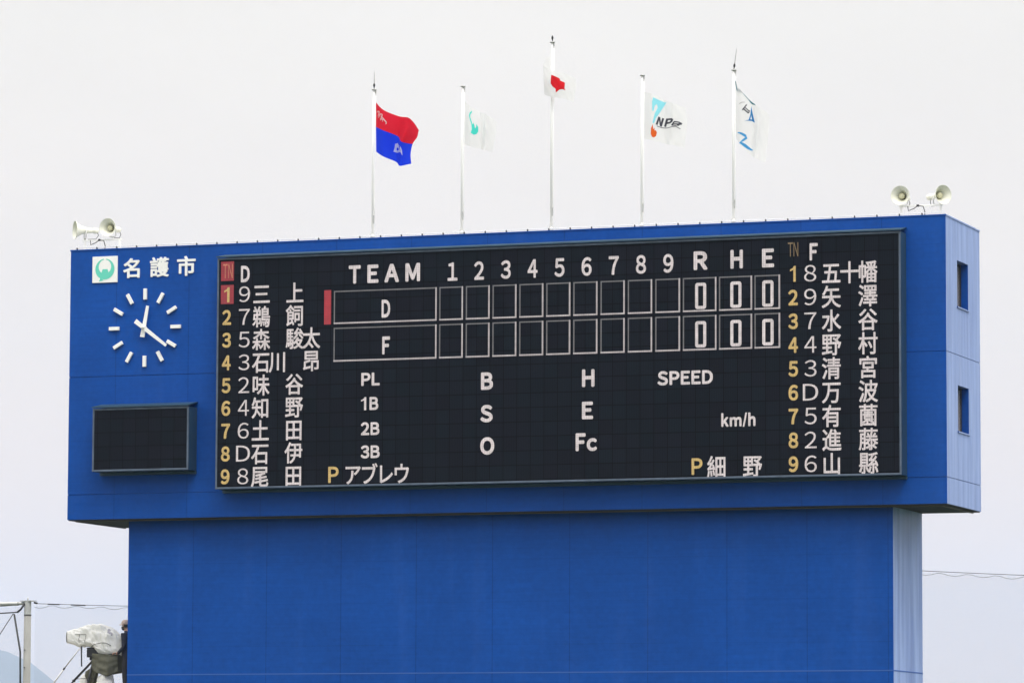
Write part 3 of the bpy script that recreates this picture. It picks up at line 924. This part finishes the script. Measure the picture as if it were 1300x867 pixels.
specs = [(0.04, 6.50, -50, None), (.745, 6.52, -4, 'cream horn at the left end facing the field, mouth open to view'),
         (18.95, 6.475, -2, 'cream horn at the right end facing the field, mouth open to view'), (19.72, 6.46, 50, 'cream horn at the right end turned off to the right')]
for x, z, a, lab in specs[1:]:
    clone(horn, place(horn, x, z, a), lab)
horn.matrix_basis = place(horn, *specs[0][:3])
def rail(x0, x1, label):
    root = thing('speaker_rail', ((x0+x1)/2, .5, ZR), label, 'bracket', 'speaker rails on the scoreboard roof')
    b = MB(); b.box(x0-.05, x1+.05, .48, .52, ZR+.245, ZR+.28); b.build('rail', M['white'], root, .004)
    for x in (x0, x1):
        b = MB(); b.box(x-.02, x+.02, .478, .522, ZR+.016, ZR+.244); p = b.build('post', M['white'], root)
        b = MB(); b.box(x-.09, x+.09, .43, .57, ZR, ZR+.015); b.build('foot', M['grey'], p)
    b = MB()
    xm = (x0+x1)/2
    b.tube([(xm-.28, .475, ZR+.26), (xm-.26, .45, ZR+.16), (xm-.14, .45, ZR+.20), (xm-.06, .47, ZR+.262), (xm+.06, .45, ZR+.24), (xm+.1, .44, ZR+.12), (xm+.09, .44, ZR+.0)], .010, 6)
    b.build('cable', M['wire'], root)
    b = MB(); b.box(xm-.085, xm-.035, .455, .479, ZR+.24, ZR+.285); b.build('clamp', M['dark'], root)
rail(.10, .96, 'white rail holding the two horns at the left end of the roof')
rail(18.92, 19.77, 'white rail holding the two horns at the right end of the roof')

# ------------------------------------------------------------------ net, pole and cables behind
NY = 38.0
def span(x0, z0, x1, z1, sag, n=40):
    return [(x0+(x1-x0)*k/n, NY, Z0+z0+(z1-z0)*k/n-4*sag*(k/n)*(1-k/n)) for k in range(n+1)]
c1 = span(-48, -.25, -19.45, -.10, .45); c2 = span(-19.30, -.09, 9.25, .575, .47); c3 = span(9.25, .575, 37.8, .6, .46)
def net_material():
    m = bpy.data.materials.new('net_mesh'); m.use_nodes = True
    t = m.node_tree; b = t.nodes['Principled BSDF']
    b.inputs['Base Color'].default_value = (.19, .20, .22, 1); b.inputs['Roughness'].default_value = .9
    tc = N(t, 'ShaderNodeTexCoord'); sp = N(t, 'ShaderNodeSeparateXYZ'); t.links.new(tc.outputs['Object'], sp.inputs[0])
    outs = []
    for ax in ('X', 'Z'):
        p = N(t, 'ShaderNodeMath', operation='PINGPONG'); p.inputs[1].default_value = .019
        t.links.new(sp.outputs[ax], p.inputs[0])
        l = N(t, 'ShaderNodeMath', operation='LESS_THAN'); l.inputs[1].default_value = .00095
        t.links.new(p.outputs[0], l.inputs[0]); outs.append(l)
    mxm = N(t, 'ShaderNodeMath', operation='MAXIMUM')
    t.links.new(outs[0].outputs[0], mxm.inputs[0]); t.links.new(outs[1].outputs[0], mxm.inputs[1])
    t.links.new(mxm.outputs[0], b.inputs['Alpha'])
    return m
net = thing('safety_net', (-5, NY, 0), 'fine grey ball-stop net hung from a cable behind the scoreboard', 'net')
b = MB()
for c in (c1, c2, c3):
    for p, q in zip(c, c[1:]):
        b.quad((p[0], NY, .02), (q[0], NY, .02), (q[0], NY, q[2]-.05), (p[0], NY, p[2]-.05))
b.build('netting', net_material(), net)
b = MB()
for c in (c1, c2, c3): b.tube(c, .010, 6)
b.build('top_cable', M['wire'], net)
b = MB()
for c, off in ((c2, .25), (c3, .1)):
    pts = []
    L = c[-1][0]-c[0][0]; n = int(L/.17)
    for k in range(n+1):
        x = c[0][0]+L*k/n; j = min(int(k/n*40), 39); f = k/n*40-j
        z = c[j][2]*(1-f)+c[j+1][2]*f
        d = abs(math.sin(math.pi*(k*.17+off)/.85))*(.10+.05*noise.noise((x*.6, 0, 0)))
        pts.append((x, NY-.015, z-.02-d))
    b.tube(pts, .007, 5)
b.build('lacing_rope', M['rope'], net)

px = -19.55
np_ = thing('net_pole', (px, NY, 0), 'tall concrete net pole with a pipe arm, left of the scoreboard', 'pole')
b = MB(); b.tube([(px, NY, 0), (px, NY, 5), (px, NY, Z0-.02)], [.15, .13, .108], 24)
b.build('shaft', M['concrete'], np_)
b = MB(); b.lathe([(0, .112), (.42, .112)], Matrix.Translation((px, NY, Z0-.44)) @ Matrix.Rotation(R(-90), 4, 'Y'), 24); b.build('sleeve', M['grey'], np_)
b = MB(); b.tube([(px, NY, Z0-.46), (px, NY, Z0-.435)], .122, 24); b.build('collar', M['dark'], np_)
b = MB(); b.box(px-.22, px+.26, NY-.12, NY+.12, Z0-.02, Z0+.005); b.tube([(px, NY, Z0+.005), (px, NY, Z0+.11)], .02, 8); b.build('cap_plate', M['grey'], np_)
b = MB(); b.tube([(-25.5, NY, Z0-.07), (px-.34, NY, Z0-.09)], .062, 16); b.tube([(px-.34, NY, Z0-.09), (px-.11, NY, Z0-.08)], .05, 16); b.build('arm', M['grey'], np_)
b = MB(); b.tube([(px-.06, NY-.1, Z0-.10), (px-.2, NY-.1, Z0-.28), (px-.32, NY-.08, Z0-.36)], .035, 8); b.build('bracket', M['dark'], np_)
b = MB(); b.tube([(-25.5, NY-.1, Z0-.58), (-22, NY-.1, Z0-.47), (px-.3, NY-.1, Z0-.36)], .022, 6)
b.tube([(px-.42, NY-.1, Z0-.42), (px-.18, NY-.12, Z0-1.6), (px-.14, NY-.12, Z0-4)], .03, 6)
b.tube([(px-.45, NY-.1, Z0-.40), (px-1.05, NY-.1, Z0-1.25), (px-2.2, NY-.1, Z0-2.9)], .014, 6); b.build('cables', M['wire'], np_)
b = MB(); b.tube([(px+.22, NY, Z0-.06), (px+.33, NY, Z0-.085)], .03, 8)
b.build('cable_eye', M['dark'], np_)
for k in range(2):
    b = MB(); b.tube([(px+.7+.8*k, NY, Z0-.115-.03*k), (px+1.1+.9*k, NY, Z0-.13-.035*k)], .022, 6)
    b.build('turnbuckle', M['dark'], np_)
b = MB()
for z in (-1.55, -2.1, -3.2): b.tube([(px-.02, NY-.115, Z0+z), (px-.02, NY-.16, Z0+z)], .018, 6)
b.build('bolts', M['dark'], np_)

# ------------------------------------------------------------------ camera position beside the pier
DZ = Z0-3.9
pl = thing('camera_platform', (-.2, 1.9, 0), 'scaffold platform under the television camera, beside the blue pier', 'platform')
b = MB(); b.box(-2.2, 1.27, .5, 3.4, DZ-.05, DZ); b.build('deck', M['deck'], pl)
for x in (-2.1, 1.15):
    for y in (.6, 3.3):
        b = MB(); b.tube([(x, y, 0), (x, y, DZ-.05)], .03, 10); b.build('leg', M['silver'], pl)

CY = 1.6
tv = thing('tv_camera', (-.07, CY, DZ), 'television camera on tripod wrapped in a white rain cover', 'camera')
secs = [(-.70, -2.400, -2.655, .125), (-.695, -2.388, -2.668, .135), (-.55, -2.35, -2.69, .155), (-.37, -2.30, -2.755, .18), (-.2, -2.26, -2.735, .20), (-.02, -2.24, -2.76, .22), (.1, -2.245, -2.90, .245),
        (.226, -2.267, -2.935, .25), (.35, -2.33, -2.94, .25), (.46, -2.40, -2.95, .235), (.56, -2.45, -2.955, .20), (.635, -2.50, -2.95, .14), (.66, -2.56, -2.92, .08)]
def cover_at(u):
    n = len(secs)-1; i = min(int(u*n), n-1); f = u*n-i
    return [a+(c-a)*f for a, c in zip(secs[i], secs[i+1])]
b = MB(); nu, nvv = 110, 72; grid = []
for i in range(nu+1):
    x, zt, zb, hw = cover_at(i/nu); ring = []
    for k in range(nvv):
        a = 2*math.pi*k/nvv
        ca, sa = math.cos(a), math.sin(a)
        e = .62
        yy = hw*math.copysign(abs(ca)**e, ca); zz = (zt+zb)/2 + (zt-zb)/2*math.copysign(abs(sa)**e, sa)
        w = noise.noise((x*5, yy*7, zz*7+3))*.06 + abs(noise.noise((x*8+zz*9, yy*9, zz*8)))*.12 + abs(noise.noise((x*17-zz*12, yy*13, zz*19)))*.05 - .05
        w *= min(1, (x+.72)*4)
        ring.append(b.bm.verts.new((x+.01*noise.noise((zz*20, yy*9, 1)), CY+yy*(1+w*3.0), Z0+zz+w*(.35 if sa < 0 else .5))))
    grid.append(ring)
for p, q in zip(grid, grid[1:]):
    for k in range(nvv): b.bm.faces.new((p[k], p[(k+1) % nvv], q[(k+1) % nvv], q[k])).smooth = True
b.bm.faces.new(grid[-1])
cov = b.build('rain_cover', M['sheet'], tv)
b = MB(); b.lathe([(0, 0), (0, .115), (.05, .12), (.05, .0)], Matrix.Translation((-.69, CY, Z0-2.527)), 24); b.build('lens_front', M['black'], tv)
# stitched seams and pocket of the cover, on the side towards the field
bvc = BVHTree.FromObject(cov, bpy.context.evaluated_depsgraph_get())
def seam(pts, w=.009):
    b = MB(); q = []
    for (x0, z0), (x1, z1) in zip(pts, pts[1:]):
        for k in range(9):
            x, z = x0+(x1-x0)*k/8, z0+(z1-z0)*k/8
            h = bvc.ray_cast(Vector((x, CY-2, Z0+z)), Vector((0, 1, 0)))[0]
            if h: q.append(h+Vector((0, -.010, 0)))
    if len(q) > 2: b.tube(q, w/2, 5)
    b.build('seam', M['dark'], cov)
seam([(-.46, -2.475), (-.30, -2.472), (-.18, -2.475)]); seam([(-.34, -2.48), (-.355, -2.57), (-.345, -2.645)]); seam([(-.175, -2.48), (-.195, -2.58), (-.20, -2.665)])
seam([(-.675, -2.42), (-.675, -2.64)], .014); seam([(-.36, -2.61), (-.20, -2.615)], .006); seam([(-.09, -2.76), (.05, -2.70), (.22, -2.665), (.36, -2.675), (.46, -2.73)], .012)
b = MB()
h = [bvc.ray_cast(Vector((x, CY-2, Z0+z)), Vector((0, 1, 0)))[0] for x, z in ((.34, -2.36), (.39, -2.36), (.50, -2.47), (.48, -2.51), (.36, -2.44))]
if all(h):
    b.bm.faces.new([b.bm.verts.new(p+Vector((0, -.03, 0))) for p in h]); b.build('shade_patch', mat('shade_grey', (.25, .25, .30), .3), cov)  # shadow on the crumpled cover, put in as a grey panel
b = MB(); b.box(-.19, .05, CY-.12, CY+.12, Z0-2.985, Z0-2.80); b.box(-.14, -.0, CY-.08, CY+.08, Z0-3.05, Z0-2.986); b.box(-.21, .10, CY-.09, CY+.09, Z0-2.80, Z0-2.765)
b.build('fluid_head', M['black'], tv, .02)
top = Vector((-.07, CY, Z0-3.04))
for f in ((-.99, CY+.1), (.06, CY-.75), (.40, CY+.3)):
    b = MB(); e = Vector((f[0], f[1], DZ+.02)); mid = top.lerp(e, .55)
    b.tube([top, mid], .026, 10); lg = b.build('leg', M['black'], tv)
    b = MB(); b.tube([mid, e], .019, 10); b.tube([e-Vector((0, 0, .02)), e+Vector((0, 0, .03))], .03, 10); b.tube([mid-Vector((0, 0, .03)), mid+Vector((0, 0, .03))], .036, 10)
    b.build('lower_leg', M['silver'] if f[0] > .1 else M['black'], lg)
b = MB(); cpt = Vector((-.16, CY-.02, Z0-3.45))
for f in ((-.99, CY+.1), (.06, CY-.75), (.40, CY+.3)):
    e = top.lerp(Vector((f[0], f[1], DZ+.02)), .5); b.tube([cpt, e], .007, 5)
b.build('spreader', M['dark'], tv)
b = MB(); b.tube([(-.30, CY-.15, Z0-2.74), (-.295, CY-.16, Z0-2.9), (-.285, CY-.16, Z0-3.19)], [.022, .016, .016], 8); b.build('zoom_handle', M['dark'], tv)
b = MB(); b.tube([(.03, CY-.10, Z0-2.9), (.35, CY-.2, Z0-2.93), (.60, CY-.22, Z0-2.90)], .012, 8); b.build('pan_bar', M['black'], tv)
# olive canvas hanging round the camera and the tripod
def drape_sheet(name, outline_top, outline_bot, yoff, m, parent, n=26, mm=18):
    b = MB(); g = []
    for j in range(mm+1):
        r = []
        for i in range(n+1):
            u, v = i/n, j/mm
            def pl_(o, u):
                k = len(o)-1; q = min(int(u*k), k-1); f = u*k-q
                return Vector(o[q]).lerp(Vector(o[q+1]), f)
            p = pl_(outline_top, u).lerp(pl_(outline_bot, u), v)
            fold = (.035*math.sin(u*13+v*2)+.02*math.sin(u*29+1))*v + .03*noise.noise((u*4, v*5, 2))
            r.append(b.bm.verts.new((p.x, CY+p.y+fold+yoff, Z0+p.z)))
        g.append(r)
    for p, q in zip(g, g[1:]):
        for i in range(n): b.bm.faces.new((p[i], p[i+1], q[i+1], q[i])).smooth = True
    o = b.build(name, m, parent)
    s = o.modifiers.new('thickness', 'SOLIDIFY'); s.thickness = .006
    return o
drape_sheet('canvas_skirt', [(.0, -.22, -2.90), (.2, -.24, -2.92), (.42, -.24, -2.93), (.60, -.16, -2.93), (.62, .15, -2.93), (.3, .24, -2.92), (.0, .2, -2.90)],
            [(-.06, -.2, -3.26), (.18, -.28, -3.34), (.42, -.30, -3.42), (.60, -.2, -3.32), (.62, .2, -3.32), (.3, .28, -3.36), (.0, .22, -3.26)], 0, M['olive'], tv, 60, 20)
drape_sheet('canvas_flap', [(-.16, .1, -3.20), (-.06, .06, -3.08), (.06, .1, -3.10)], [(-.34, .1, -3.30), (-.20, .08, -3.66), (-.06, .1, -3.62)], 0, M['olive'], tv)

def lump(name, cx, cy, cz, rx, ry, rz, m, label, cat):
    bm = bmesh.new(); bmesh.ops.create_icosphere(bm, subdivisions=5, radius=1)
    for v in bm.verts:
        p = v.co.copy(); w = 1+.22*noise.noise(p*1.7+Vector((cx*9, 0, 0)))+.16*abs(noise.noise(p*3.7))+.05*noise.noise(p*9)
        v.co = (cx+p.x*rx*w, cy+p.y*ry*w, max(cz+p.z*rz*w, DZ+.002))
    for f in bm.faces: f.smooth = True
    me = bpy.data.meshes.new(name); bm.to_mesh(me); bm.free()
    return tag(link(name, me, m), label, cat)
lump('plastic_sheet', .27, CY-.1, Z0-3.60, .20, .22, .26, M['sheet'], 'crumpled white plastic sheet under the olive canvas skirt', 'sheet')
lump('equipment_bag', -.36, CY+.35, Z0-3.62, .18, .22, .30, M['sheet'], 'white covered bag behind the tripod, left of the canvas flap', 'bag')

mp_ = thing('monopod', (-1.26, CY-.12, DZ), 'thin silver pole leaning towards the television camera', 'pole')
b = MB(); b.tube([(-1.27, CY-.12, DZ), (-.72, CY-.16, Z0-3.24)], .017, 10); b.build('lower_tube', M['silver'], mp_)
b = MB(); b.tube([(-.72, CY-.16, Z0-3.24), (-.33, CY-.19, Z0-2.79)], .013, 10); b.build('upper_tube', M['silver'], mp_)
b = MB(); b.tube([(-.735, CY-.16, Z0-3.257), (-.70, CY-.162, Z0-3.217)], .021, 10); b.build('collar', M['dark'], mp_)

# ------------------------------------------------------------------ camera operator
def person():
    root = thing('person', (.86, 1.62, DZ), 'person in navy jacket, black mask and beige cap behind the camera', 'person')
    P = [ # x forward(-) , y, z above deck, radius
        ((.86, 1.62, .95), .150), ((.85, 1.62, 1.15), .140), ((.84, 1.62, 1.35), .165), ((.835, 1.62, 1.45), .09), ((.81, 1.62, 1.52), .055), ((.80, 1.62, 1.60), .085), ((.79, 1.62, 1.66), .088),
        ((.86, 1.50, .88), .10), ((.84, 1.49, .50), .068), ((.87, 1.48, .09), .045), ((.72, 1.46, .045), .038),
        ((.88, 1.74, .88), .10), ((.92, 1.75, .50), .068), ((.97, 1.76, .09), .045), ((.83, 1.78, .045), .038),
        ((.84, 1.44, 1.40), .068), ((.86, 1.38, 1.13), .050), ((.70, 1.40, .99), .038), ((.645, 1.41, .995), .028),
        ((.84, 1.80, 1.40), .068), ((.88, 1.86, 1.13), .050), ((.74, 1.80, .98), .038), ((.685, 1.77, .99), .028)]
    E_ = [(0,1),(1,2),(2,3),(3,4),(4,5),(5,6),(0,7),(7,8),(8,9),(9,10),(0,11),(11,12),(12,13),(13,14),(2,15),(15,16),(16,17),(17,18),(2,19),(19,20),(20,21),(21,22)]
    def skin(P, E_, rt, lev=2):
        me = bpy.data.meshes.new('skin'); me.from_pydata([(p[0], p[1], p[2]+DZ) for p, r in P], E_, [])
        o = bpy.data.objects.new('skin', me); COL.objects.link(o)
        sk = o.modifiers.new('skin', 'SKIN'); sk.use_smooth_shade = True
        if not me.skin_vertices: me.skin_vertices.new()
        for i, (p, r) in enumerate(P):
            me.skin_vertices[0].data[i].radius = (r, r); me.skin_vertices[0].data[i].use_root = (i == rt)
        ss_ = o.modifiers.new('sub', 'SUBSURF'); ss_.levels = lev; ss_.render_levels = lev
        bpy.context.view_layer.update(); dg = bpy.context.evaluated_depsgraph_get()
        r = bpy.data.meshes.new_from_object(o.evaluated_get(dg), depsgraph=dg)
        bpy.data.objects.remove(o); bpy.data.meshes.remove(me); return r
    bm = bmesh.new(); bm.from_mesh(skin(P, E_, 0))
    for hx, hy, sgn in ((.64, 1.41, 1), (.68, 1.77, -1)):          # hands closed round the pan bars
        for k in range(4):
            yy = hy-.03+.02*k; L = (.9, 1.0, .95, .8)[k]
            Q = [((hx+.005, yy, .995), .011), ((hx-.035*L, yy, 1.005), .010), ((hx-.062*L, yy, .985), .009), ((hx-.055*L, yy, .958), .008)]
            bm.from_mesh(skin(Q, [(0,1),(1,2),(2,3)], 0, 1))
        Q = [((hx+.02, hy+.03*sgn, .985), .012), ((hx-.01, hy+.045*sgn, .965), .010), ((hx-.035, hy+.035*sgn, .955), .009)]
        bm.from_mesh(skin(Q, [(0,1),(1,2)], 0, 1))
    for v in bm.verts:                                              # head: brow, nose, chin
        z = v.co.z-DZ
        if z > 1.53:
            v.co.y = 1.62+(v.co.y-1.62)*.86
            if abs(v.co.y-1.62) < .02 and v.co.x < .76 and 1.585 < z < 1.62: v.co.x -= .018
    for f in bm.faces:
        c = f.calc_center_median(); z = c.z-DZ; f.smooth = True
        arm = c.x < .70 and .93 < z < 1.03
        f.material_index = 1 if (z > 1.50 or arm) else (2 if z < .9 else 0)
    bmesh.ops.recalc_face_normals(bm, faces=bm.faces)
    me = bpy.data.meshes.new('body'); bm.to_mesh(me); bm.free()
    body = link('body', me, [M['navy'], M['skin'], M['trouser']], root)
    hc = Vector((.793, 1.62, DZ+1.645))
    b = MB()
    b.lathe([(.0, .098), (.03, .104), (.06, .100), (.09, .078), (.108, .04), (.112, 0)], Matrix.Translation(hc+Vector((0, 0, .0))) @ Matrix.Rotation(R(-90), 4, 'Y'), 24)
    bmv = []
    for k in range(13):
        a = R(110+140*k/12); bmv.append((hc + Vector((.10*math.cos(a), .10*math.sin(a), .012)), hc + Vector((.10*math.cos(a)-.075*math.sin(math.pi*k/12), .102*math.sin(a), -.006))))
    for (p, q), (r, s) in zip(bmv, bmv[1:]):
        b.quad(p, r, s, q); b.quad(q-Vector((0,0,.006)), s-Vector((0,0,.006)), r-Vector((0,0,.006)), p-Vector((0,0,.006)))
    b.build('cap', M['cap'], root)
    b = MB()
    for z0, z1 in ((1.515, 1.555), (1.555, 1.598)):
        for k in range(12):
            a0, a1 = R(100+160*k/12), R(100+160*(k+1)/12)
            def pt(a, z): r = .088 if z > 1.53 else .072; return (.79+(r+.012)*math.cos(a), 1.62+(r*.9+.004)*math.sin(a), DZ+z)
            b.quad(pt(a0, z0), pt(a1, z0), pt(a1, z1), pt(a0, z1))
    mk = b.build('mask', M['black'], root); s = mk.modifiers.new('t', 'SOLIDIFY'); s.thickness = .004
    b = MB()
    for y in (1.585, 1.655):
        b.lathe([(-.008, 0), (-.006, .008), (0, .011), (.006, .008), (.008, 0)], Matrix.Translation((.715, y, DZ+1.628)), 10)
    b.build('eyes', M['black'], root)
    b = MB()
    for y in (1.542, 1.698):
        b.lathe([(-.012, .004), (-.01, .02), (0, .03), (.01, .02), (.012, .004)], Matrix.Translation((.805, y, DZ+1.61)) @ Matrix.Rotation(R(90), 4, 'Z'), 12)
    b.build('ears', M['skin'], root)
    b = MB()
    b.lathe([(-.07, .092), (-.03, .101), (.0, .103)], Matrix.Translation((.812, 1.62, DZ+1.645)) @ Matrix.Rotation(R(-90), 4, 'Y'), 24)
    for v in list(b.bm.verts):
        if v.co.x < .78: b.bm.verts.remove(v)
    b.build('hair', M['black'], root)
    root.location.x -= .085
person()
